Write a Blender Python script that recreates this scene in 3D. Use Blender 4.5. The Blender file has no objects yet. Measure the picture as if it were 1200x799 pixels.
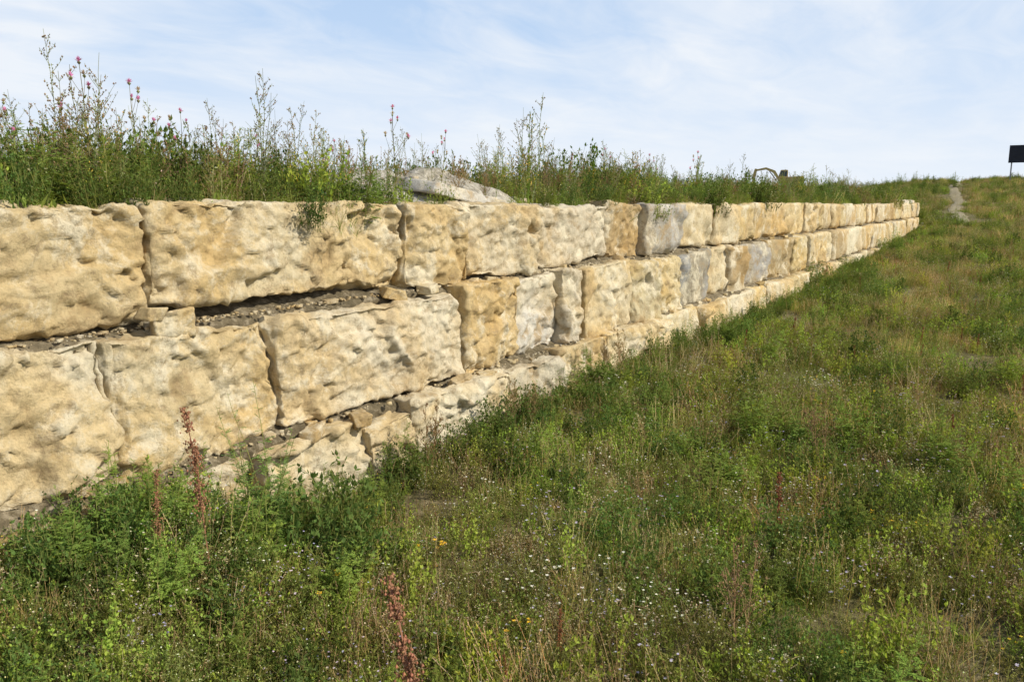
import bpy, math, random
import numpy as np
from mathutils import Vector, noise, Matrix
random.seed(7); rng=np.random.default_rng(7); R=random.random; U=random.uniform
sc=bpy.context.scene
sc.view_settings.view_transform='Standard'; sc.view_settings.look='None'; sc.view_settings.exposure=0

# ---------------------------------------------------------------- materials
def newmat(name):
    m=bpy.data.materials.new(name); m.use_nodes=True
    nt=m.node_tree; nt.nodes.clear(); return m,nt,nt.nodes,nt.links
def N(nt,t,**k):
    n=nt.nodes.new(t)
    for a,b in k.items(): setattr(n,a,b)
    return n
def noise_n(nt,vec,scale,detail=6,rough=.6,dist=0):
    n=N(nt,'ShaderNodeTexNoise'); n.inputs['Scale'].default_value=scale; n.inputs['Detail'].default_value=detail
    n.inputs['Roughness'].default_value=rough; n.inputs['Distortion'].default_value=dist
    nt.links.new(vec,n.inputs['Vector']); return n.outputs['Fac']
def ramp(nt,fac,stops):
    n=N(nt,'ShaderNodeValToRGB'); e=n.color_ramp.elements
    while len(e)<len(stops): e.new(.5)
    for i,(p,c) in enumerate(stops):
        e[i].position=p; e[i].color=(c[0],c[1],c[2],1) if not isinstance(c,(int,float)) else (c,c,c,1)
    nt.links.new(fac,n.inputs[0]); return n.outputs[0]
def mix(nt,fac,a,b,mode='MIX'):
    n=N(nt,'ShaderNodeMix',data_type='RGBA',blend_type=mode)
    for i,v in ((0,fac),(6,a),(7,b)):
        if hasattr(v,'is_linked'): nt.links.new(v,n.inputs[i])
        elif isinstance(v,(int,float)): n.inputs[i].default_value=v if i==0 else (v,v,v,1)
        else: n.inputs[i].default_value=(*v,1)
    return n.outputs[2]
def mathn(nt,op,a,b=0.0,clamp=False):
    n=N(nt,'ShaderNodeMath',operation=op,use_clamp=clamp)
    for i,v in ((0,a),(1,b)):
        if hasattr(v,'is_linked'): nt.links.new(v,n.inputs[i])
        else: n.inputs[i].default_value=v
    return n.outputs[0]
def bump(nt,h,strength,dist,prev=None):
    n=N(nt,'ShaderNodeBump'); n.inputs['Strength'].default_value=strength; n.inputs['Distance'].default_value=dist
    nt.links.new(h,n.inputs['Height'])
    if prev: nt.links.new(prev,n.inputs['Normal'])
    return n.outputs[0]
def finish(nt,col,rough=.9,nrm=None,spec=.2):
    p=N(nt,'ShaderNodeBsdfPrincipled'); o=N(nt,'ShaderNodeOutputMaterial')
    if hasattr(col,'is_linked'): nt.links.new(col,p.inputs['Base Color'])
    else: p.inputs['Base Color'].default_value=(*col,1)
    p.inputs['Roughness'].default_value=rough; p.inputs['Specular IOR Level'].default_value=spec
    if nrm: nt.links.new(nrm,p.inputs['Normal'])
    nt.links.new(p.outputs[0],o.inputs[0])

def mat_stone():
    m,nt,_,L=newmat('limestone')
    pos=N(nt,'ShaderNodeTexCoord').outputs['Object']
    tint=N(nt,'ShaderNodeAttribute',attribute_name='tint').outputs['Color']
    big=noise_n(nt,pos,1.1,4,.6,.8); med=noise_n(nt,pos,9,8,.78,.05); fine=noise_n(nt,pos,60,3,.7)
    c=mix(nt,ramp(nt,big,[(.42,0.),(.60,.9)]),tint,mix(nt,1.0,tint,(.98,.85,.62),'MULTIPLY'))
    pale=noise_n(nt,pos,2.2,8,.76,.3)
    c=mix(nt,ramp(nt,pale,[(.50,0.),(.60,.8)]),c,(.71,.64,.48))
    c=mix(nt,ramp(nt,pale,[(.37,.75),(.46,0.)]),c,(.42,.30,.155))
    c=mix(nt,ramp(nt,med,[(.38,.65),(.47,0.)]),c,(.33,.245,.14))
    c=mix(nt,1.0,c,ramp(nt,fine,[(.3,.82),(.5,1.0),(.75,1.06)]),'MULTIPLY')
    n1=bump(nt,med,.8,.045); n3=bump(nt,fine,.3,.006,n1)
    finish(nt,c,.95,n3,.12); return m
def mat_soil(name,a,b,cc):
    m,nt,_,L=newmat(name)
    pos=N(nt,'ShaderNodeTexCoord').outputs['Object']
    f1=noise_n(nt,pos,1.2,4,.6,.4); f2=noise_n(nt,pos,14,6,.7)
    c=mix(nt,ramp(nt,f1,[(.4,0.),(.6,1.)]),a,b)
    c=mix(nt,ramp(nt,f2,[(.5,0.),(.65,.8)]),c,cc)
    c=mix(nt,1.,c,ramp(nt,f2,[(.3,.55),(.6,1.1)]),'MULTIPLY')
    finish(nt,c,1.,bump(nt,f2,.9,.05),.1); return m
def mat_plant():
    m,nt,_,L=newmat('foliage')
    col=N(nt,'ShaderNodeAttribute',attribute_name='col').outputs['Color']
    geo=N(nt,'ShaderNodeNewGeometry')
    f=noise_n(nt,geo.outputs['Position'],.6,3,.65)
    hs=N(nt,'ShaderNodeHueSaturation')
    h=mathn(nt,'ADD',.487,mathn(nt,'MULTIPLY',mathn(nt,'SUBTRACT',f,.5),.12))
    L.new(h,hs.inputs['Hue'])
    L.new(mathn(nt,'ADD',mathn(nt,'MULTIPLY',f,.8),.82),hs.inputs['Value'])
    hs.inputs['Saturation'].default_value=.98; L.new(col,hs.inputs['Color'])
    d=N(nt,'ShaderNodeBsdfDiffuse'); t=N(nt,'ShaderNodeBsdfTranslucent')
    L.new(hs.outputs[0],d.inputs[0]); L.new(mix(nt,1.,hs.outputs[0],(1.3,1.25,.7),'MULTIPLY'),t.inputs[0])
    a=N(nt,'ShaderNodeMixShader'); a.inputs[0].default_value=.36; L.new(d.outputs[0],a.inputs[1]); L.new(t.outputs[0],a.inputs[2])
    o=N(nt,'ShaderNodeOutputMaterial'); L.new(a.outputs[0],o.inputs[0]); return m
def mat_plain(name,c,rough=.6,var=.25,metal=0):
    m,nt,_,L=newmat(name); pos=N(nt,'ShaderNodeTexCoord').outputs['Object']
    f=noise_n(nt,pos,3,6,.65)
    finish(nt,mix(nt,1.,c,ramp(nt,f,[(.3,1-var),(.7,1+var)]),'MULTIPLY'),rough); return m
STONE=mat_stone(); SOIL=mat_soil('soil_and_thatch',(.19,.155,.08),(.13,.13,.045),(.25,.21,.13))
GRAVEL=mat_soil('gravel_fill',(.22,.18,.115),(.16,.13,.08),(.33,.28,.20))
PALE=mat_soil('pale_spoil',(.50,.47,.40),(.42,.38,.30),(.58,.55,.49))
PATHM=mat_soil('path_dirt',(.32,.28,.19),(.26,.22,.13),(.40,.36,.26))
PLANT=mat_plant()

def link(o,parent=None):
    sc.collection.objects.link(o)
    if parent: o.parent=parent
    return o
def mkobj(name,V,F,mat,parent=None,smooth=True,attr=None,aname='tint'):
    me=bpy.data.meshes.new(name); me.from_pydata([tuple(v) for v in V],[],F)
    if smooth: me.polygons.foreach_set('use_smooth',[True]*len(me.polygons))
    if attr is not None:
        a=me.attributes.new(aname,'FLOAT_COLOR','POINT'); a.data.foreach_set('color',np.asarray(attr,dtype=np.float32).ravel())
    me.materials.append(mat); me.update()
    return link(bpy.data.objects.new(name,me),parent)

# ---------------------------------------------------------------- terrain
WALL_END=43.5
def sstep(a,b,x):
    t=min(1,max(0,(x-a)/(b-a))); return t*t*(3-2*t)
def lower(y):
    yy=max(0,min(y,100)); h=-.26+.00044*yy*yy
    if y>85: h-=.0011*(min(y,130)-85)**2*.5*.35
    return h-(max(0,y-130)*.012)
def upper(x,y):
    h=1.66+min(max(0,y-45),60)*.02
    h+=.10*sstep(-4.7,-6.5,x)
    return h-max(0,y-150)*.01
def G(x,y):
    w=.4+max(0,y-42)*.35
    m=sstep(-3.97,-3.97-w,x)
    lo=lower(y)+.42*sstep(3.15,2.35,y)*sstep(-2.4,-3.35,x)
    if y<44: lo+=.08*sstep(-2.9,-3.6,x)*sstep(4,6,y)
    z=lo*(1-m)+upper(x,y)*m
    n=noise.noise(Vector((x*.35,y*.35,1)))*.07+noise.noise(Vector((x*1.6,y*1.6,5)))*.035
    far=min(1,(abs(x)+abs(y))/150)
    n*=1-.4*m
    return z+n*(1+2*far)
def lines(segs):
    out=[]
    for a,b,n in segs: out+=list(np.linspace(a,b,n,endpoint=False))
    out.append(segs[-1][1]); return out
xs=lines([(-700,-100,14),(-100,-20,32),(-20,-6,40),(-6,-3.3,60),(-3.3,2,50),(2,10,24),(10,60,25),(60,700,16)])
ys=lines([(-60,-5,12),(-5,14,150),(14,50,120),(50,130,80),(130,250,20),(250,1000,12)])
V=[(x,y,G(x,y)) for y in ys for x in xs]; nx=len(xs)
F=[(j*nx+i,j*nx+i+1,(j+1)*nx+i+1,(j+1)*nx+i) for j in range(len(ys)-1) for i in range(nx-1)]
mkobj('ground',V,F,SOIL)

# ---------------------------------------------------------------- stone blocks
def lattice(nx,ny,nz):
    idx={};P=[];F=[]
    def v(i,j,k):
        t=(i,j,k)
        if t not in idx: idx[t]=len(P); P.append((2*i/nx-1,2*j/ny-1,2*k/nz-1))
        return idx[t]
    for j in range(ny):
        for k in range(nz):
            F.append((v(nx,j,k),v(nx,j+1,k),v(nx,j+1,k+1),v(nx,j,k+1)))
            F.append((v(0,j,k),v(0,j,k+1),v(0,j+1,k+1),v(0,j+1,k)))
    for i in range(nx):
        for k in range(nz):
            F.append((v(i,0,k),v(i+1,0,k),v(i+1,0,k+1),v(i,0,k+1)))
            F.append((v(i,ny,k),v(i,ny,k+1),v(i+1,ny,k+1),v(i+1,ny,k)))
        for j in range(ny):
            F.append((v(i,j,nz),v(i+1,j,nz),v(i+1,j+1,nz),v(i,j+1,nz)))
            F.append((v(i,j,0),v(i,j+1,0),v(i+1,j+1,0),v(i+1,j,0)))
    return P,F
def hsh(v,k):
    a=math.sin(v.x*12.9898+v.y*78.233+v.z*37.719+k*17.13)*43758.5453
    return (a-math.floor(a))*2-1
def facet(s,sc_,off,slope,soft=.05):
    d,pt=noise.voronoi(s*sc_); p=pt[0]; r=s*sc_-p
    v=(hsh(p,1)*off+(r.x*hsh(p,2)+r.y*hsh(p,3)+r.z*hsh(p,4))*slope/sc_)
    q=pt[1]; r2=s*sc_-q
    v2=(hsh(q,1)*off+(r2.x*hsh(q,2)+r2.y*hsh(q,3)+r2.z*hsh(q,4))*slope/sc_)
    t=min(1,max(0,(d[1]-d[0])/soft)); return v*(.5+.5*t)+v2*(.5-.5*t)
def block(c,h,cell,seed,tint,BV,BF,BT,rot=None,rough=1.0,jit=.12,chips=12):
    n=[max(2,int(round(2*a/cell))) for a in h]
    n[0]=max(3,n[0]) 
    P,F=lattice(*n); rs=random.Random(seed)
    m=min(h); r=m*rs.uniform(.03,.08)
    cj=[[[Vector([rs.uniform(-1,1)*jit*m*q for q in (1.,1.1,.7)]) for _ in range(2)] for _ in range(2)] for _ in range(2)]
    off=Vector((seed*3.17%97,seed*1.31%89,seed*.77%71)); base=len(BV)
    sc_=m/.3
    planes=[]
    for _ in range(chips):
        a=Vector((rs.choice((1,1,1,-1)),rs.choice((-1,1)),rs.choice((-1,-1,1))))
        z=rs.randrange(3); wv=Vector((rs.uniform(.35,1),rs.uniform(.2,1),rs.uniform(.3,1)))
        if z==1 : wv.y*=.12
        if z==2 : wv.z*=.15
        nn=Vector((a.x*wv.x,a.y*wv.y,a.z*wv.z)).normalized()
        dist=abs(nn.x)*h[0]+abs(nn.y)*h[1]+abs(nn.z)*h[2]
        planes.append((nn,dist-m*rs.uniform(.05,.17 if (a.z>0 and z!=2) else .28)))
    for p in P:
        q=Vector((p[0]*h[0],p[1]*h[1],p[2]*h[2]))
        inner=Vector([max(-(h[a]-r),min(h[a]-r,q[a])) for a in range(3)])
        d=q-inner
        if d.length>1e-6:
            d.normalize(); q2=inner+d*r
        else: q2=q; d=Vector((0,0,1))
        s=(q2+off)
        wob=noise.noise(s*4)*.03*sc_+noise.noise(s*13)*.020*sc_ if rough>0 else 0
        for nn,ds in planes:
            e=q2.dot(nn)-ds-wob
            if e>0: q2=q2-nn*e*.97
        w=Vector((0,0,0)); u=[(p[a]+1)/2 for a in range(3)]
        for a in (0,1):
            for b in (0,1):
                for e in (0,1):
                    w+=cj[a][b][e]*((u[0] if a else 1-u[0])*(u[1] if b else 1-u[1])*(u[2] if e else 1-u[2]))
        q2=q2+w; recess_tone=1.
        if rough>0:
            k=1/max(.25,min(1.,sc_))
            wv=Vector((noise.noise(s*2.5*k),noise.noise(s*2.5*k+Vector((5,5,5))),noise.noise(s*9*k)*.5))
            sw=s*k+wv*.05
            n1=noise.noise(s*1.4*k)*.016
            n2=facet(sw,2.1,.009,.15)
            n3=facet(Vector((sw.x,sw.y,sw.z*1.6)),6.5,.008,.22,.04) if cell<.07 else 0
            n6=facet(sw,15,.004,.20,.08) if cell<.03 else 0
            n4=noise.fractal(s*20*k,.5,2.1,3)*.008
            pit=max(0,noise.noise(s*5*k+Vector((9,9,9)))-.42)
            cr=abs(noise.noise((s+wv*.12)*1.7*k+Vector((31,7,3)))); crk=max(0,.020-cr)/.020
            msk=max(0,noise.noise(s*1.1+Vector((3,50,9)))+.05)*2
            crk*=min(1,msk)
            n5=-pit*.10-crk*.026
            recess_tone=1-min(.42,pit*1.4+crk*.45)  # stone tint goes darker and browner in pits and cracks
            fac=.5+.5*abs(d.x)
            q2=q2+d*((n1+n2+n3+n4+n5+n6)*rough*min(1,sc_)*fac)
        if rot: q2=rot@q2
        BV.append(Vector(c)+q2); BT.append((tint[0]*recess_tone,tint[1]*recess_tone**1.1,tint[2]*recess_tone**1.3,1))
    BF.extend([tuple(i+base for i in f) for f in F])

CREAM=(.60,.505,.325);OCHRE=(.58,.46,.26);PALEC=(.64,.57,.42);GREY=(.33,.32,.30);LG=(.54,.485,.37);DARK=(.46,.36,.21)
def rt():
    t=random.choice([CREAM,CREAM,OCHRE,PALEC,CREAM,OCHRE,LG,DARK]) ; k=U(.86,1.07)
    return tuple(a*k*U(.98,1.02) for a in t)
def course(name,ylist,zb,zt,xf,special,parent,rnd=(.8,1.6),drop=0):
    ylist=list(ylist)
    while ylist[-1]<WALL_END: ylist.append(ylist[-1]+U(*rnd))
    V=[];F=[];T=[]
    for i in range(len(ylist)-1):
        y0,y1=ylist[i],ylist[i+1]; sp=special.get(round(y0,2),{})
        gap=U(.0,.018); top=zt+U(-.03,.012)+sp.get('top',0); bot=zb+U(-.02,.03)+sp.get('bot',0)
        dep=U(.55,.75); x=xf+U(-.05,.05)+sp.get('x',0)
        cell=.015 if y1<6.5 and y1>1 else .022 if y1<11 and y1>0 else .05 if y1<22 else .09
        tint=sp.get('tint',rt())
        rot=Matrix.Rotation(math.radians(U(-5,5)),3,'Z')@Matrix.Rotation(math.radians(U(-1.2,1.2)+sp.get('tilt',0)),3,'X')
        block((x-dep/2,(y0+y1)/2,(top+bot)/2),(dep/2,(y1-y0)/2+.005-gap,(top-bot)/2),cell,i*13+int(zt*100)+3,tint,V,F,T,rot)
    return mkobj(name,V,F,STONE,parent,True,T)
wall=link(bpy.data.objects.new('stone_block_retaining_wall',None))
course('top_course',[-4,-2.5,-1.1,.2,1.25,2.68,4.24,4.84,5.6,6.9,8.52,9.6,11.0,12.5,13.6],1.08,1.735,-4.0,
 {1.25:dict(tint=OCHRE,bot=-.01),2.68:dict(tint=CREAM,bot=.06),4.24:dict(tint=CREAM,bot=.04),4.84:dict(tint=OCHRE),5.6:dict(tint=(.58,.50,.35),bot=-.0),
  6.9:dict(tint=(.57,.50,.37)),8.52:dict(tint=DARK,x=-.05,tilt=-3),9.6:dict(tint=(.42,.40,.36)),11.0:dict(tint=CREAM),12.5:dict(tint=CREAM)},wall)
course('middle_course',[-4,-2.6,-1.2,-.1,.95,2.30,3.38,5.29,6.26,7.1,7.56,8.84,9.65,10.6,11.9,12.85,13.75,15.3],.295,1.055,-3.82,
 {.95:dict(tint=PALEC,top=-.02),2.3:dict(tint=CREAM,top=-.01),3.38:dict(tint=(.62,.545,.40),top=-.0,x=.04,bot=.03),5.29:dict(tint=OCHRE),6.26:dict(tint=(.60,.57,.50)),7.1:dict(tint=(.56,.51,.41)),
  7.56:dict(tint=CREAM),10.6:dict(tint=(.31,.31,.30)),13.75:dict(tint=(.38,.365,.34)),11.9:dict(tint=CREAM)},wall)
course('bottom_course',[-4,-2.5,-1,.2,1.5,3.06,4.0,4.46,5.86,6.8,7.9,9.6,11.0],-.5,.29,-3.64,
 {3.06:dict(tint=PALEC,top=-.02),4.0:dict(tint=(.57,.49,.34),top=-.05),4.46:dict(tint=PALEC,top=.0),5.86:dict(tint=LG,top=-.02),1.5:dict(tint=DARK,x=-.06,top=-.03)},wall)
# gravel core with ledges
prof=[(-4.75,1.64),(-4.3,1.64),(-4.18,1.60),(-4.18,1.13),(-4.07,1.07),(-3.99,1.05),(-3.95,1.02),(-3.99,.98),(-4.01,.40),(-3.89,.32),(-3.80,.29),(-3.78,.26),(-3.80,.2),(-3.85,-.5)]
pp=[]
for a,b in zip(prof[:-1],prof[1:]):
    n=max(1,int(math.dist(a,b)/.03))
    for k in range(n): pp.append((a[0]+(b[0]-a[0])*k/n,a[1]+(b[1]-a[1])*k/n))
pp.append(prof[-1]); yl=lines([(-4,0,40),(0,9,300),(9,WALL_END-.6,250)])
V=[]
for y in yl:
    for x,z in pp:
        p=Vector((x,y,z)); V.append((x+noise.noise(p*9)*.03,y,z+noise.noise(p*11+Vector((3,3,3)))*.02+noise.noise(p*2.5)*.02))
n=len(pp);F=[(j*n+i,j*n+i+1,(j+1)*n+i+1,(j+1)*n+i) for j in range(len(yl)-1) for i in range(n-1)]
mkobj('gravel_fill',V,F,GRAVEL,wall)
V=[];F=[];T=[]
chk=[(-3.92,2.72,1.085,.065,.12,.065),(-3.92,2.60,1.15,.045,.05,.035),(-3.92,4.6,1.07,.05,.09,.04),(-3.9,5.0,1.07,.06,.06,.035),(-3.70,3.5,.29,.06,.09,.04),(-3.68,3.95,.28,.06,.06,.05),
     (-3.70,5.15,.30,.06,.12,.045),(-3.72,5.55,.29,.05,.07,.03),(-3.94,8.7,1.07,.05,.10,.04)]
for i,(x,y,z,a,b,c) in enumerate(chk):
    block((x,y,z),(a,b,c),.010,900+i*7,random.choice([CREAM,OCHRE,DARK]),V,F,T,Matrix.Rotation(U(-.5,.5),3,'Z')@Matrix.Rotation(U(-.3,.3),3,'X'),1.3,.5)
for i in range(130):
    y=U(0,20); lv=random.choice([0,1]); s=U(.015,.05)
    if noise.noise(Vector((y*1.6,lv*20,3)))<.02: continue
    x,z=((-3.99,1.06) if lv else (-3.80,.30))
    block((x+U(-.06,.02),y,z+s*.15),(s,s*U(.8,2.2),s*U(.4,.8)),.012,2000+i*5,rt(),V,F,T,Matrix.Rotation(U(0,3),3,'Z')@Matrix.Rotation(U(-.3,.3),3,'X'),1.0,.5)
for i in range(900):
    y=abs(random.gauss(0,1))*5+.8; lv=random.choice([0,0,1]); s=random.choice([U(.003,.007),U(.004,.014)])
    if y>25: continue
    x,z=((-4.0,1.065) if lv==0 else (-3.81,.305))
    block((x+random.gauss(0,.04),y,z+s*.2),(s,s*U(.8,1.6),s*U(.5,.9)),.02,5000+i,random.choice([LG,DARK,CREAM]),V,F,T,Matrix.Rotation(U(0,3),3,'Z'),.0,.5,0)
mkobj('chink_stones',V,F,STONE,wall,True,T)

# pale spoil heap on the terrace, with a slab, and rubble at the wall's far end
heap=link(bpy.data.objects.new('spoil_heap',None))
V=[];F=[];n=90;T=[]
HX,HY,HA,HB=-5.25,6.5,.85,2.1
def heapz(x,y):
    r=math.hypot((x-HX)/HA,(y-HY)/HB); e=max(0,1-r)**.75
    return G(x,y)-.05+e*.46*(1+.3*noise.noise(Vector((x*1.5,y*1.5,0)))),e
for j in range(n+1):
    for i in range(n+1):
        x=HX+(i/n*2-1)*HA; y=HY+(j/n*2-1)*HB; z,e=heapz(x,y)
        V.append((x,y,z+(facet(Vector((x,y,z)),3.,.03,.2)+noise.fractal(Vector((x*6,y*6,0)),.9,2,4)*.022)*(e>0)))
F=[(j*(n+1)+i,j*(n+1)+i+1,(j+1)*(n+1)+i+1,(j+1)*(n+1)+i) for j in range(n) for i in range(n)]
mkobj('earth',V,F,PALE,heap)
V=[];F=[];T=[]
block((-4.95,6.9,1.79),(.45,1.0,.07),.025,77,(.55,.53,.48),V,F,T,Matrix.Rotation(math.radians(-8),3,'X')@Matrix.Rotation(math.radians(6),3,'Y'),1.2,.5,8)
for i in range(26):
    s=U(.015,.05); x=HX+random.gauss(0,.3); y=HY+random.gauss(0,.9); z,e=heapz(x,y)
    block((x,y,z),(s,s*1.3,s*.7),.02,3000+i*3,(.5,.46,.38),V,F,T,None,1,.3)
mkobj('slabs',V,F,STONE,heap,True,T)
V=[];F=[];T=[]
for i in range(60):
    s=U(.06,.2); y=U(38.5,45.0); x=-4.4+random.gauss(0,.35)
    z=G(x,y) if y>43.3 else 1.72
    if x>-4.15 and y<43.3: x=-4.4
    block((x,y,z+s*.2),(s,s*1.3,s*.7),.1,3500+i*3,(.58,.55,.48),V,F,T,Matrix.Rotation(U(0,3),3,'Z'),1,.3)
mkobj('rubble_pile',V,F,STONE,None,True,T)
V=[];F=[]
pts=[(-2.2,46),(-2.6,52),(-3.3,60),(-3.4,68),(-4.4,78),(-5.3,90),(-5.4,100)]
pl=[]
for (a,b) in zip(pts[:-1],pts[1:]):
    for k in range(10): pl.append((a[0]+(b[0]-a[0])*k/10,a[1]+(b[1]-a[1])*k/10))
for x,y in pl:
    for k in range(7):
        xx=x+(k/6-.5)*(.8+.3*noise.noise(Vector((0,y*.5,k)))); V.append((xx,y,G(xx,y)+.05-.03*(k in(0,6))))
F=[(j*7+i,j*7+i+1,(j+1)*7+i+1,(j+1)*7+i) for j in range(len(pl)-1) for i in range(6)]
mkobj('dirt_path',V,F,PATHM)

# ---------------------------------------------------------------- plants
class B:
    def __init__(s): s.v=[];s.f=[];s.c=[]
    def add(s,vs,fs,c):
        b=len(s.v); s.v+=[tuple(x) for x in vs]; s.f+=[tuple(i+b for i in f) for f in fs]; s.c+=[(*c,1)]*len(vs)
def jc(c,k=.2):
    m=U(1-k,1+k); return tuple(min(1,a*m*U(.93,1.07)) for a in c)
def rdir(tilt):
    a=U(0,2*math.pi); t=abs(random.gauss(0,tilt)); return Vector((math.sin(t)*math.cos(a),math.sin(t)*math.sin(a),math.cos(t)))
def blade(b,p,d,L,w,bend,c,segs=3):
    side=d.cross(Vector((U(-1,1),U(-1,1),U(-.2,.2))));
    if side.length<1e-3: side=Vector((1,0,0))
    side.normalize(); out=Vector((d.x,d.y,0));
    if out.length<.05: out=Vector((U(-1,1),U(-1,1),0))
    out.normalize(); vs=[];p=Vector(p);dd=d.copy()
    for i in range(segs+1):
        t=i/segs; ww=w*(1-t)**.7*.5+.0003; vs+=[p-side*ww,p+side*ww]
        dd=(dd+(out*.6-Vector((0,0,.55)))*bend/segs).normalized(); p=p+dd*L/segs
    b.add(vs,[(2*i,2*i+1,2*i+3,2*i+2) for i in range(segs)],c)
    return p
def leaf(b,p,d,L,w,c):
    s=d.cross(Vector((U(-.4,.4),U(-.4,.4),1)))
    if s.length<1e-3: s=Vector((1,0,0))
    s.normalize(); n=s.cross(d); p=Vector(p)
    tip=p+d*L-n*L*.12*U(-1,1.5)
    if L<.024: b.add([p,p+d*L*.42+s*w*.5,tip,p+d*L*.42-s*w*.5],[(0,1,2,3)],c); return
    m=p+d*L*.45-n*w*.18
    b.add([p,p+d*L*.42+s*w*.5,tip,p+d*L*.42-s*w*.5,m],[(0,1,4),(1,2,4),(0,4,3),(4,2,3)],c)
def stem(b,pts,r0,r1,c):
    vs=[];n=len(pts)
    for i,p in enumerate(pts):
        d=(pts[min(i+1,n-1)]-pts[max(i-1,0)]).normalized(); s=d.orthogonal().normalized(); t=d.cross(s); r=r0+(r1-r0)*i/(n-1)
        for k in range(3):
            a=k*2.094; vs.append(p+(s*math.cos(a)+t*math.sin(a))*r)
    fs=[(3*i+k,3*i+(k+1)%3,3*i+3+(k+1)%3,3*i+3+k) for i in range(n-1) for k in range(3)]
    b.add(vs,fs,c)
def bud(b,p,r,c,e=1.3):
    p=Vector(p);vs=[p+Vector((r,0,0)),p+Vector((0,r,0)),p-Vector((r,0,0)),p-Vector((0,r,0)),p+Vector((0,0,r*e)),p-Vector((0,0,r*e))]
    b.add(vs,[(0,1,4),(1,2,4),(2,3,4),(3,0,4),(1,0,5),(2,1,5),(3,2,5),(0,3,5)],c)
def path(p,d,L,n,wob=.12,grav=0.):
    pts=[Vector(p)];d=d.copy()
    for i in range(n):
        d=(d+Vector((U(-1,1),U(-1,1),U(-.4,.4)+grav))*wob).normalized(); pts.append(pts[-1]+d*L/n)
    return pts
def at(pts,t):
    x=t*(len(pts)-1); i=min(int(x),len(pts)-2); return pts[i].lerp(pts[i+1],x-i)
GREEN=(.165,.24,.05);OLIVE=(.22,.24,.07);DKG=(.09,.15,.037);TAN=(.45,.385,.19);BROWN=(.30,.23,.11);RUST=(.27,.13,.06);STRAW=(.58,.51,.30);BRT=(.26,.35,.06);SAGE=(.25,.285,.15)
def tuft(n,h,c,rad=.09,tilt=.35,dry=.15):
    b=B()
    for i in range(n):
        p=Vector((random.gauss(0,rad),random.gauss(0,rad),-.02)); cc=jc(random.choice([TAN,STRAW,BROWN]) if R()<dry else c)
        blade(b,p,rdir(tilt),h*U(.5,1.15),U(.0025,.005),U(.2,1.3),cc)
    return b
def seedgrass(n,h,c,sc_,rad=.09):
    b=B()
    for i in range(n):
        p=Vector((random.gauss(0,rad),random.gauss(0,rad),-.02)); pts=path(p,rdir(.22),h*U(.6,1.1),3,.1)
        stem(b,pts,.0013,.0007,jc(c))
        for k in range(int(U(7,14))):
            q=at(pts,U(.68,1)); leaf(b,q,rdir(.6),U(.008,.019),.0045,jc(sc_))
        for k in range(2): blade(b,at(pts,U(0,.4)),rdir(.6),h*U(.3,.6),.004,1.,jc(OLIVE),3)
    return b
def forb(stems,h,ls,c,lw=.45,flower=None,nf=0,rad=.07,leaves=16,sc_=OLIVE,fr=.006,puff=0):
    b=B()
    for i in range(stems):
        p=Vector((random.gauss(0,rad),random.gauss(0,rad),-.02)); pts=path(p,rdir(.38),h*U(.55,1.1),4,.16,.15)
        stem(b,pts,.002,.0009,jc(sc_))
        tips=[pts[-1]]
        for k in range(leaves):
            t=U(.08,1); q=at(pts,t); d=rdir(.9); 
            if R()<.4:
                pp=path(q,d,U(.03,.09),2,.2); stem(b,pp,.001,.0006,jc(sc_)); q=pp[-1]; tips.append(q)
                for m in range(3): leaf(b,pp[U(0,1)>.5 and 1 or 2],rdir(1.),ls*U(.5,.9),ls*lw*.8,jc(c,.25))
            leaf(b,q,rdir(1.1),ls*U(.6,1.2)*(1.2-.6*t),ls*lw*U(.7,1.1),jc(c,.25))
        if flower and R()<nf/4:
            for k in range(min(nf,4)):
                q=random.choice(tips)+Vector((U(-.01,.01),U(-.01,.01),U(0,.02)))
                for m in range(5):
                    a=m*1.257+U(0,.3); leaf(b,q,Vector((math.cos(a),math.sin(a),.35)).normalized(),fr*1.6,fr*1.2,jc(flower,.1))
        for k in range(puff):
            bud(b,random.choice(tips)+Vector((U(-.01,.01),U(-.01,.01),U(0,.015))),U(.002,.0042),jc((.60,.56,.42),.25))
    return b
def rosette(c):
    b=B()
    for i in range(26):
        p=Vector((random.gauss(0,.07),random.gauss(0,.07),0)); d=rdir(1.0); d.z=abs(d.z)*.7+.15; d.normalize(); leaf(b,p,d,U(.05,.13),U(.02,.045),jc(c,.3))
    return b
def dock(h,c=RUST,ns=1,fat=1.):
    b=B()
    for s in range(ns):
        pts=path((U(-.02,.02),U(-.02,.02),-.03),rdir(.06),h*(1-.2*s),8,.06); stem(b,pts,.005,.002,jc(c))
        for k in range(int(420*h*fat)):
            t=U(.36,1)**.9; q=at(pts,t); r=(.014*(1.2-t)+.004)*fat
            if int(t*24)%5==0: continue
            q=q+Vector((random.gauss(0,r),random.gauss(0,r),U(-.01,.01))); bud(b,q,U(.003,.006),jc(c,.4))
        for k in range(3):
            q=at(pts,U(.4,.75)); bp=path(q,(rdir(.15)+Vector((U(-.2,.2),U(-.2,.2),.2))).normalized(),U(.08,.16)*h,4,.06); stem(b,bp,.002,.001,jc(c))
            for m in range(int(60*h)):
                bud(b,at(bp,U(.1,1))+Vector((U(-1,1),U(-1,1),0))*.008,U(.003,.005),jc(c,.4))
        for k in range(6): leaf(b,at(pts,U(.02,.35)),rdir(1.),U(.06,.12),.02,jc(random.choice([BROWN,OLIVE,RUST])))
    return b
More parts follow.
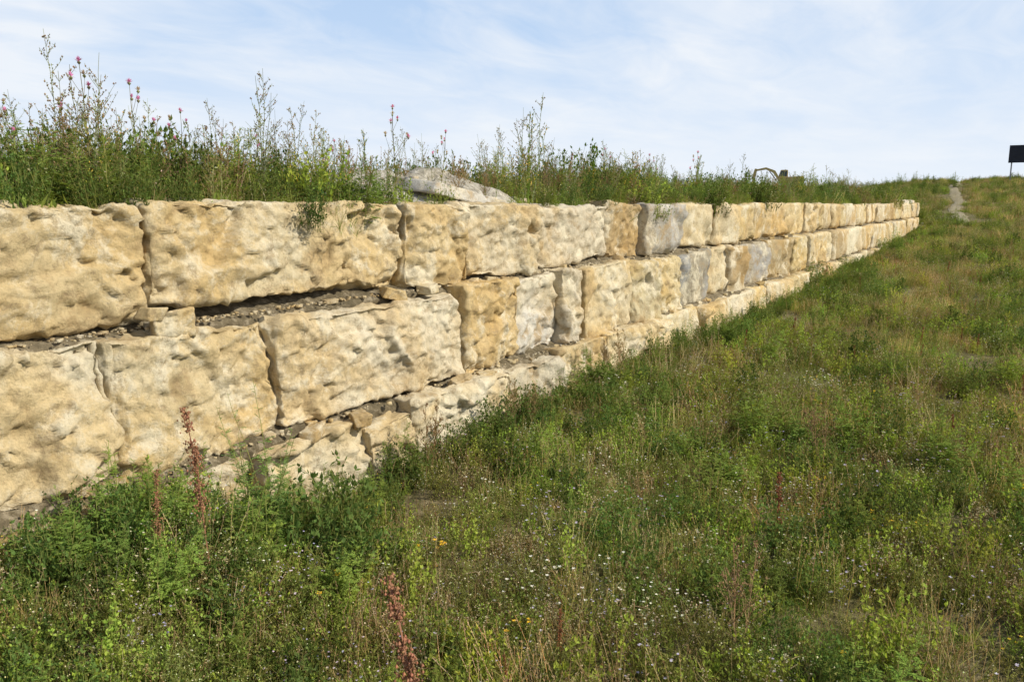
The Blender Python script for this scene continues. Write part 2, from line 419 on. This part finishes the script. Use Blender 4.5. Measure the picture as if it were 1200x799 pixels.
def tallweed(h,c,nb=14,leaves=60,ls=.03,budc=BROWN,flower=None,ns=3):
    b=B()
    for s in range(ns):
        pts=path((U(-.05,.05),U(-.05,.05),-.03),rdir(.12),h*U(.65,1),9,.09,.1); stem(b,pts,.0035,.0012,jc(c))
        for k in range(nb):
            t=U(.3,.98); q=at(pts,t); a=U(0,6.28); d=Vector((math.cos(a)*.65,math.sin(a)*.65,.75)).normalized()
            bp=path(q,d,h*.3*(1.15-t)*U(.6,1.2),4,.12,.25); stem(b,bp,.0016,.0008,jc(c))
            for m in range(9):
                qq=at(bp,U(.2,1)); 
                if R()<.5: bud(b,qq+Vector((U(-.008,.008),U(-.008,.008),U(0,.01))),U(.0025,.0055),jc(flower if flower and R()<.3 else budc,.4))
                else: leaf(b,qq,rdir(.8),U(.01,.022),.005,jc(c,.3))
        for k in range(leaves):
            t=U(0,.85)**1.2; q=at(pts,t); d=rdir(1.0); leaf(b,q,d,ls*U(.7,1.5)*(1.2-t),ls*.35,jc(c,.3))
    return b
def thistle(h):
    b=B(); c=(.20,.19,.10)
    pts=path((0,0,-.03),rdir(.08),h,9,.06); stem(b,pts,.004,.002,c)
    ends=[pts[-1]]
    for k in range(6):
        q=at(pts,U(.45,.92)); a=U(0,6.28); bp=path(q,Vector((math.cos(a)*.5,math.sin(a)*.5,.8)).normalized(),h*U(.12,.25),3,.1); stem(b,bp,.002,.0012,c); ends.append(bp[-1])
    for k in range(70):
        t=U(.02,.8); leaf(b,at(pts,t),rdir(1.1),U(.03,.09)*(1.2-t),.014,jc(OLIVE,.3))
    for i,e in enumerate(ends):
        bud(b,e,.012,jc((.25,.24,.12)),1.2)
        pc=(.62,.25,.44) if i<4 else (.45,.38,.26)
        for m in range(16): leaf(b,e+Vector((0,0,.008)),rdir(.7),.030,.010,jc(pc,.2))
    return b
def mugwort(h,c,stems=9):
    b=B()
    for s in range(stems):
        pts=path((random.gauss(0,.06),random.gauss(0,.06),-.03),rdir(.28),h*U(.6,1),7,.08,.12); stem(b,pts,.004,.0012,jc(OLIVE))
        for k in range(28):
            t=U(.08,1); q=at(pts,t); a=U(0,6.28); d=Vector((math.cos(a),math.sin(a),U(-.1,.7))).normalized(); L=.10*(1.25-t)*U(.6,1.1)
            for m in range(7):
                u=.25+.75*m/6; sd=d.cross(Vector((0,0,1))).normalized()*(1 if m%2 else -1); dd=(d+sd*(.9 if m<6 else 0)+Vector((0,0,U(-.3,.2)))).normalized()
                leaf(b,q+d*L*u,dd,L*.42*(1.2-.5*u),L*.17,jc(c,.25))
            stem(b,[q,q+d*L],.0012,.0007,jc(c))
    return b
defs=[tuft(60,.20,OLIVE),tuft(60,.22,GREEN,.08,.3,.08),tuft(50,.18,(.27,.27,.10),.1,.5,.3),          #0-2
 seedgrass(22,.29,TAN,BROWN),seedgrass(18,.33,STRAW,(.40,.33,.19)),                                   #3-4
 forb(9,.22,.026,GREEN),forb(9,.24,.032,BRT,.5),forb(10,.21,.018,OLIVE,.4,puff=2),                    #5-7
 forb(10,.25,.016,OLIVE,.35,(.50,.45,.62),3,puff=2),forb(9,.25,.018,SAGE,.4,(.78,.76,.68),3,fr=.006,puff=2),     #8-9
 forb(8,.28,.022,GREEN,.4,(.75,.55,.04),2,fr=.009),rosette(GREEN),                                   #10-11
 dock(.50),forb(12,.27,.011,BROWN,.3,(.46,.39,.25),4,sc_=(.36,.27,.14),leaves=12,fr=.004,puff=3),      #12-13
 mugwort(.55,GREEN,7),                                                                                 #14
 tallweed(.95,SAGE),tallweed(.85,OLIVE,16,40,.028,(.36,.27,.16)),tallweed(.7,BROWN,18,20,.02,BROWN),  #15-17
 thistle(.9),                                                                                        #18
 forb(14,.30,.034,DKG,.45,leaves=20),forb(12,.30,.03,BRT,.4,(.75,.6,.05),1,leaves=18),               #19-20
 tallweed(.8,GREEN,12,90,.035,OLIVE,(.7,.55,.1)),                                                    #21
 dock(.9,(.33,.19,.10),1,1.35),mugwort(.95,(.15,.23,.065),7)]                                                #22-23
ARR=[(np.array(b.v,dtype=np.float32),b.f,np.array(b.c,dtype=np.float32)) for b in defs]
lib=bpy.data.collections.new('wild_plant_library')
COUNT=[0]
def libadd(v,f,c):
    i=COUNT[0]; COUNT[0]+=1
    me=bpy.data.meshes.new('plant_%02d'%i); me.from_pydata(v.tolist(),[],f)
    a=me.attributes.new('col','FLOAT_COLOR','POINT'); a.data.foreach_set('color',c.ravel())
    me.materials.append(PLANT); lib.objects.link(bpy.data.objects.new('plant_%02d'%i,me)); return i
for v,f,c in ARR: libadd(v,f,c)
def pick(ws):
    k=list(ws.keys()); return random.choices(k,[ws[a] for a in k])[0]
def patch(n,w,rad,s0=.65,s1=1.15,zs=1.):
    VV=[];FF=[];CC=[];base=0
    for _ in range(n):
        k=pick(w); v,f,c=ARR[k]; a=U(0,6.283); r=rad*math.sqrt(R()); s=U(s0,s1)*(1-.25*(r/rad)**3); th=U(0,6.283); tx,ty=U(-.15,.15),U(-.15,.15)
        if k in (15,16,17,21,22): s*=.62
        ca,sa=math.cos(th),math.sin(th)
        x=(v[:,0]*ca-v[:,1]*sa)*s; y=(v[:,0]*sa+v[:,1]*ca)*s; z=v[:,2]*s*zs
        x=x+z*tx; y=y+z*ty
        VV.append(np.stack([x+r*math.cos(a),y+r*math.sin(a),z],1)); m=U(.70,1.28); cc=c.copy(); cc[:,0]*=m*U(.9,1.11); cc[:,1]*=m; cc[:,2]*=m*U(.8,1.1); CC.append(np.clip(cc,0,1))
        FF+= [tuple(i+base for i in q) for q in f]; base+=len(v)
    return libadd(np.concatenate(VV),FF,np.ascontiguousarray(np.concatenate(CC),dtype=np.float32))
WG={0:2,1:3,5:7,6:4.5,7:5,8:1.2,9:.6,10:.08,11:3.5,3:.8,13:.8,14:.6,19:1.2}
WD={0:3,2:4,3:2.5,4:1.2,5:3.2,7:6,8:1.6,9:.6,13:3.8,11:1,12:.05,6:1}
WM={0:3,1:2.4,2:2.5,3:1.3,4:.8,5:5,6:2.6,7:6,8:1.5,9:.6,13:1.9,11:2.2,19:.5,10:.05}
WS={2:2.5,13:3.5,11:1.5,0:1.3,4:.3,7:3,5:1.2}
WF={14:2,19:3,5:3,6:1.5,1:2,3:1,13:1,9:.4,20:.3}
WT={0:1,2:1,3:2,4:.8,5:3,7:3.5,8:.8,9:1.2,13:5,14:2.2,19:3.2,20:.3,17:1.3,16:.8,15:.5}
WTG={1:1.2,5:4,6:1.8,14:4,19:4,20:.7,3:1.,13:1.8,21:.9,15:.5,7:2}
PG=[patch(30,WG,.45) for _ in range(4)]; PD=[patch(32,WD,.45) for _ in range(4)]; PM=[patch(31,WM,.45) for _ in range(4)]
PS=[patch(24,WS,.44,.4,.8) for _ in range(2)]; PF=[patch(13,WF,.26,.6,.95) for _ in range(3)]
PT=[patch(26,WT,.42,.7,1.2) for _ in range(4)]; PTG=[patch(20,WTG,.40,.7,1.2) for _ in range(3)]

def scatter(name,rows):
    a=np.array(rows,dtype=np.float32)
    me=bpy.data.meshes.new(name); me.from_pydata([tuple(r[:3]) for r in rows],[],[])
    at_=me.attributes.new('idx','INT','POINT'); at_.data.foreach_set('value',a[:,3].astype(np.int32))
    at_=me.attributes.new('scl','FLOAT','POINT'); at_.data.foreach_set('value',a[:,4].copy())
    at_=me.attributes.new('rotv','FLOAT_VECTOR','POINT'); at_.data.foreach_set('vector',a[:,5:8].ravel().copy())
    o=link(bpy.data.objects.new(name,me))
    ng=bpy.data.node_groups.new(name+'_nodes','GeometryNodeTree')
    ng.interface.new_socket('Geometry',in_out='INPUT',socket_type='NodeSocketGeometry'); ng.interface.new_socket('Geometry',in_out='OUTPUT',socket_type='NodeSocketGeometry')
    gi=ng.nodes.new('NodeGroupInput');go=ng.nodes.new('NodeGroupOutput');ip=ng.nodes.new('GeometryNodeInstanceOnPoints');ci=ng.nodes.new('GeometryNodeCollectionInfo')
    ci.inputs['Collection'].default_value=lib; ci.inputs['Separate Children'].default_value=True; ci.inputs['Reset Children'].default_value=True
    def na(n,t):
        k=ng.nodes.new('GeometryNodeInputNamedAttribute'); k.data_type=t; k.inputs['Name'].default_value=n; return k.outputs['Attribute']
    er=ng.nodes.new('FunctionNodeEulerToRotation'); l=ng.links.new
    l(gi.outputs[0],ip.inputs['Points']); l(ci.outputs[0],ip.inputs['Instance']); ip.inputs['Pick Instance'].default_value=True
    l(na('idx','INT'),ip.inputs['Instance Index']); l(na('rotv','FLOAT_VECTOR'),er.inputs[0]); l(er.outputs[0],ip.inputs['Rotation']); l(na('scl','FLOAT'),ip.inputs['Scale'])
    l(ip.outputs[0],go.inputs[0]); mod=o.modifiers.new('scatter','NODES'); mod.node_group=ng
    return o
def row(x,y,i,s,z=None,t=.08): return (x,y,(G(x,y) if z is None else z),i,s,U(-t,t),U(-t,t),U(0,6.283))
def prow(x,y,i,s):
    sx=(G(x+.4,y)-G(x-.4,y))/.8; sy=(G(x,y+.4)-G(x,y-.4))/.8
    sx=max(-.2,min(.2,sx)); sy=max(-.2,min(.2,sy)); a=U(0,6.283)
    nrm=Vector((-sx,-sy,1)).normalized(); M=Vector((0,0,1)).rotation_difference(nrm).to_matrix()@Matrix.Rotation(a,3,'Z'); e=M.to_euler()
    return (x,y,G(x,y),i,s,e.x,e.y,e.z)
def nz(x,y,f,s): return noise.noise(Vector((x*f+s,y*f-s,s)))
rows=[]
def meadow(x0,x1,y0,y1,sp,sm):
    nx_=int((x1-x0)/sp)+1; ny_=int((y1-y0)/sp)+1
    for i in range(nx_):
        for j in range(ny_):
            x=x0+(i+U(.05,.95))*sp; y=y0+(j+U(.05,.95))*sp
            if x<-3.25 and y<WALL_END: continue
            if math.hypot(x,y)<.9: continue
            a=nz(x,y,.55,3)+.35*nz(x,y,1.7,8); bare=nz(x,y,.9,20)+.5*nz(x,y,2.6,31)
            near=sstep(-2.2,-3.3,x); far=sstep(8,30,y)
            if bare>.28 and near<.3 and x>-2.2: rows.append(prow(x,y,random.choice(PS),sm*1.1)); continue
            a+=.3*near-.14*far+.05
            rows.append(prow(x,y,random.choice(PG if a>.12 else PM if a>-.08 else PD),U(.75,1.2)*sm))
meadow(-3.5,1.2,.4,7,.53,.95); meadow(-3.5,1.8,7,16,.66,1.12); meadow(-3.5,2.6,16,45,.95,1.35)
meadow(1.2,5,-.5,16,1.0,1.1); meadow(-3.5,1.2,-3,.4,1.0,1.0); meadow(2.6,9,16,45,1.8,1.6)
for i in range(7):
    for j in range(5): rows.append(prow(-3.35+i*.28+U(-.1,.1),1.05+j*.33+U(-.1,.1),random.choice(PM+PG),U(.8,1.)))
for i in range(15):
    for j in range(40):
        x=-14+(i+R())*1.62; y=45+(j+R())*1.55
        if abs(x-np.interp(y,[p[1] for p in pts],[p[0] for p in pts]))<.9: continue
        rows.append(prow(x,y,random.choice(PD+PM[:1]+PG[:1]),U(1.6,2.4)))
for _ in range(280):
    x=U(-3.2,1.2);y=U(.8,9)
    if math.hypot(x,y)<1.8: continue
    rows.append(row(x,y,pick({4:1.5,3:2.5,10:.7,8:1,9:1,12:.05,6:2.5,13:2.5,14:.8,7:2,17:.15}),U(.85,1.25)))
for _ in range(40):
    rows.append(row(U(-3,2),U(7,30),pick({12:2,17:1}),U(.5,.9)))
y=.3
while y<WALL_END:
    x=-3.36+random.gauss(0,.05); rows.append(row(x,y,random.choice(PF),U(.6,.95)*(1.15 if y<2.7 else .95)))
    y+=U(.28,.5)*(1 if y<15 else 1.5)
for _ in range(130):
    rows.append(row(-3.42+random.gauss(0,.10),1.2+abs(random.gauss(0,1))*6,pick({19:3,14:3,5:2,7:1,13:2,3:2,17:.3}),U(.7,1.1)))
scatter('meadow',rows)
def solo(name,items): return scatter(name,items)
solo('mugwort_plant',[row(-3.16,2.62,23,.95),row(-3.2,2.75,23,.75),row(-2.95,2.35,14,1.0),row(-3.3,2.2,14,1.0),row(-3.25,1.9,14,.9),row(-3.1,2.9,14,1.1),row(-2.9,3.0,19,1.6),row(-2.7,2.75,19,1.5),row(-3.0,3.25,20,1.0),row(-3.3,2.4,20,1.1),row(-2.95,2.7,19,1.6),row(-3.3,2.0,19,1.1),row(-3.35,3.1,14,1.0),row(-3.3,1.7,14,.9)])
solo('dock_plant',[row(-2.96,2.16,22,1.0,t=.02)]); solo('dock_plant',[row(-3.08,1.97,22,.62,t=.05)])
solo('dock_plant',[row(-1.26,1.57,22,1.15,t=.03)]); solo('dock_plant',[row(-.98,4.45,12,1.05)])
# terrace weeds
rows=[]
def terrace(x0,x1,y0,y1,sp,sm):
    nx_=max(1,int(round((x1-x0)/sp))); ny_=int((y1-y0)/sp)+1; sx=(x1-x0)/nx_
    for i in range(nx_):
        for j in range(ny_):
            x=x0+(i+R())*sx; y=y0+(j+R())*sp
            if math.hypot((x-HX)/(HA+.25),(y-HY)/(HB+.2))<1: continue
            if 5.0<y<7.9 and x>-5.2: 
                if R()<.5: rows.append(prow(x,y,random.choice(PS),.7))
                continue
            g=nz(x,y,.6,50)+.5*nz(x,y,1.9,12); clump=.88+.8*max(-.28,nz(x,y,.8,77))
            rows.append(prow(x,y,random.choice(PTG if g>.06 else PT),U(.8,1.2)*sm*clump*(.85+.22*sstep(-4.4,-5.2,x))))
terrace(-5.8,-4.45,.2,10,.5,1.28); terrace(-8.5,-5.8,.5,12,.9,1.4); terrace(-5.8,-4.45,10,22,.64,1.45); terrace(-9,-5.8,12,30,1.3,1.8); terrace(-6.5,-4.5,22,43,.9,1.7)
terrace(-16,-6.5,30,75,2.2,2.0); terrace(-15,-8.5,6,28,2.2,1.8); terrace(-5.8,-4.4,-4,.2,.7,1.1)
for _ in range(380):
    y=U(.5,28)
    if 5.2<y<8 and R()<.8: continue
    rows.append(row(-4.26+random.gauss(0,.07),y,pick({1:2,5:3,0:1.5,6:1,11:2,3:.5,19:3,14:2,13:1}),U(.4,.9),1.71,t=.2))
for _ in range(125):
    y=U(1.2,6.0) if R()<.7 else U(6,14); x=U(-6.3,-4.6)
    rows.append(row(x,y,pick({15:3,16:3,17:3.5,21:1.5,22:.4,18:1.6}),U(.6,1.1)))
for x,y,k,s in [(-4.9,2.0,22,.75),(-4.8,2.75,16,1.15),(-4.9,2.9,15,1.2),(-4.7,3.35,18,.80),(-4.7,2.35,18,.75),(-4.75,4.15,15,1.2),(-5.0,8.3,15,1.45),(-5.05,8.45,21,1.6),(-4.7,4.9,21,.8),(-5,9.6,16,.9),(-4.8,11.5,21,1.0),(-5,12.2,15,.9),(-5.2,3.2,16,1.25),(-4.9,1.9,15,1.35),(-5.0,2.3,17,1.35),(-4.8,3.8,17,1.1)]:
    rows.append(row(x,y,k,s))
for _ in range(130):
    y=U(12,43); rows.append(row(U(-7,-4.6),y,pick({15:2,16:2,17:2,21:2,14:4,19:4}),U(.8,1.4)))
scatter('terrace_weeds',rows)
rows=[]
for _ in range(100):
    y=U(50,100); x=U(-13,-5)
    rows.append(row(x,y,pick({14:4,19:3,7:2}),U(2,3.6)))
scatter('scrub_bushes',rows)

# ---------------------------------------------------------------- excavator, sign
import bmesh
YEL=mat_plain('yellow_paint',(.42,.33,.14),.7); BLK=mat_plain('dark_rubber',(.03,.03,.03),.8); GLS=mat_plain('cab_glass',(.05,.07,.08),.15); STL=mat_plain('post_steel',(.25,.25,.25),.6); BRD=mat_plain('dark_board',(.018,.02,.03),.5)
def prism(name,outline,y0,y1,mat,parent,bev=.03):
    bm=bmesh.new(); a=[bm.verts.new((x,y0,z)) for x,z in outline]; bb=[bm.verts.new((x,y1,z)) for x,z in outline]
    bm.faces.new(a); bm.faces.new(bb[::-1]); n=len(a)
    for i in range(n): bm.faces.new((a[i],bb[i],bb[(i+1)%n],a[(i+1)%n]))
    bmesh.ops.recalc_face_normals(bm,faces=bm.faces)
    if bev: bmesh.ops.bevel(bm,geom=bm.edges[:],offset=bev,segments=2,affect='EDGES')
    me=bpy.data.meshes.new(name); bm.to_mesh(me); me.materials.append(mat); return link(bpy.data.objects.new(name,me),parent)
ex=link(bpy.data.objects.new('excavator',None)); 
for n_,y in (('track_1',-1.2),('track_2',.75)):
    prism(n_,[(-1.7,.15),(-1.4,0),(1.4,0),(1.7,.15),(1.8,.45),(1.6,.8),(-1.6,.8),(-1.8,.45)],y,y+.45,BLK,ex)
prism('undercarriage',[(-.9,.35),(.9,.35),(.9,.95),(-.9,.95)],-.74,.74,BLK,ex)
prism('engine_house',[(-1.9,1.0),(1.2,1.0),(1.2,1.5),(.1,1.9),(-1.7,1.95),(-1.95,1.7)],-1.15,1.15,YEL,ex,.06)
prism('cab',[(.15,1.5),(1.25,1.52),(1.35,2.1),(1.1,2.85),(.2,2.85)],-1.1,-.15,YEL,ex,.05)
prism('cab_window',[(.3,2.0),(1.2,2.0),(1.28,2.12),(1.07,2.7),(.3,2.7)],-1.112,-.138,GLS,ex,.0)
prism('boom',[(.9,1.3),(1.2,1.2),(2.1,2.5),(3.0,2.9),(4.3,2.7),(4.4,2.9),(3.0,3.2),(1.8,2.75)],-.05,.3,YEL,ex)
prism('stick',[(4.1,3.0),(4.45,3.05),(4.75,2.0),(4.7,1.1),(4.5,1.1),(4.35,2.0)],-.02,.27,YEL,ex)
prism('bucket',[(4.4,1.25),(4.85,1.2),(4.95,.7),(4.5,.35),(3.95,.35),(4.1,.6),(4.3,.75)],-.3,.6,BLK,ex)
prism('boom_ram',[(1.5,1.45),(1.62,1.4),(2.6,2.65),(2.5,2.75)],.32,.42,STL,ex,.0)
ex.location=(-26.0,112,G(-26,112)+.3); ex.rotation_euler=(0,0,math.radians(192))
sg=link(bpy.data.objects.new('site_sign_board',None)); sx,sy=.35,95
z0=G(sx,sy)
prism('board',[(-1.3,2.0),(1.3,2.0),(1.3,3.7),(-1.3,3.7)],0,.08,BRD,sg,.01)
for i,x in enumerate((-1.0,1.0)): prism('post_%d'%(i+1),[(x-.06,-.5),(x+.06,-.5),(x+.06,3.6),(x-.06,3.6)],.083,.2,STL,sg,.01)
sg.location=(sx,sy,z0)

# ---------------------------------------------------------------- sky & sun
EL=39; AZ=76
w=bpy.data.worlds.new('World'); sc.world=w; w.use_nodes=True; nt=w.node_tree; nt.nodes.clear(); L=nt.links
sky=N(nt,'ShaderNodeTexSky',sky_type='NISHITA'); sky.sun_disc=False; sky.sun_elevation=math.radians(EL); sky.sun_rotation=math.radians(AZ); sky.dust_density=1.0; sky.ozone_density=2.0
tc=N(nt,'ShaderNodeTexCoord').outputs['Generated']; sp=N(nt,'ShaderNodeSeparateXYZ'); L.new(tc,sp.inputs[0])
zz=mathn(nt,'ADD',mathn(nt,'MAXIMUM',sp.outputs[2],0.),.13)
cb=N(nt,'ShaderNodeCombineXYZ'); L.new(mathn(nt,'DIVIDE',sp.outputs[0],zz),cb.inputs[0]); L.new(mathn(nt,'DIVIDE',sp.outputs[1],zz),cb.inputs[1])
mp=N(nt,'ShaderNodeMapping'); mp.inputs['Rotation'].default_value=(0,0,math.radians(-20)); mp.inputs['Scale'].default_value=(.85,.5,1); L.new(cb.outputs[0],mp.inputs[0])
c1=noise_n(nt,mp.outputs[0],1.0,5,.54,.5); c2=noise_n(nt,mp.outputs[0],3.4,5,.62,.8)
cf=mathn(nt,'ADD',mathn(nt,'MULTIPLY',c1,.70),mathn(nt,'MULTIPLY',c2,.30))
cl=ramp(nt,cf,[(.39,.0),(.50,.5),(.60,1.)])
haze=ramp(nt,sp.outputs[2],[(.0,.97),(.07,.76),(.19,.26),(.5,.0)])
low=ramp(nt,sp.outputs[2],[(.10,1.),(.30,.85),(.55,.0)])
col=mix(nt,low,sky.outputs[0],(4.1,6.2,9.3))
col=mix(nt,mathn(nt,'MULTIPLY',cl,ramp(nt,sp.outputs[2],[(.3,.95),(.6,.3)])),col,(8.7,9.1,9.7))
col=mix(nt,haze,col,(8.6,9.15,9.8))
bg=N(nt,'ShaderNodeBackground'); bg.inputs[1].default_value=.1; L.new(col,bg.inputs[0]); wo=N(nt,'ShaderNodeOutputWorld'); L.new(bg.outputs[0],wo.inputs[0])
sl=bpy.data.lights.new('sun','SUN'); sl.energy=5.0; sl.angle=math.radians(.5); sl.color=(1,.93,.79)
so=link(bpy.data.objects.new('sun',sl))
d=Vector((math.sin(math.radians(AZ))*math.cos(math.radians(EL)),math.cos(math.radians(AZ))*math.cos(math.radians(EL)),math.sin(math.radians(EL))))
so.rotation_euler=d.to_track_quat('Z','Y').to_euler(); so.location=(10,5,12)
cam=bpy.data.cameras.new('camera'); cam.lens=28; cam.sensor_width=36; cam.clip_end=3000; cam.clip_start=.05
co=link(bpy.data.objects.new('camera',cam)); co.location=(0,0,1.74); co.rotation_euler=(math.radians(80.2),0,math.radians(31.9)); sc.camera=co
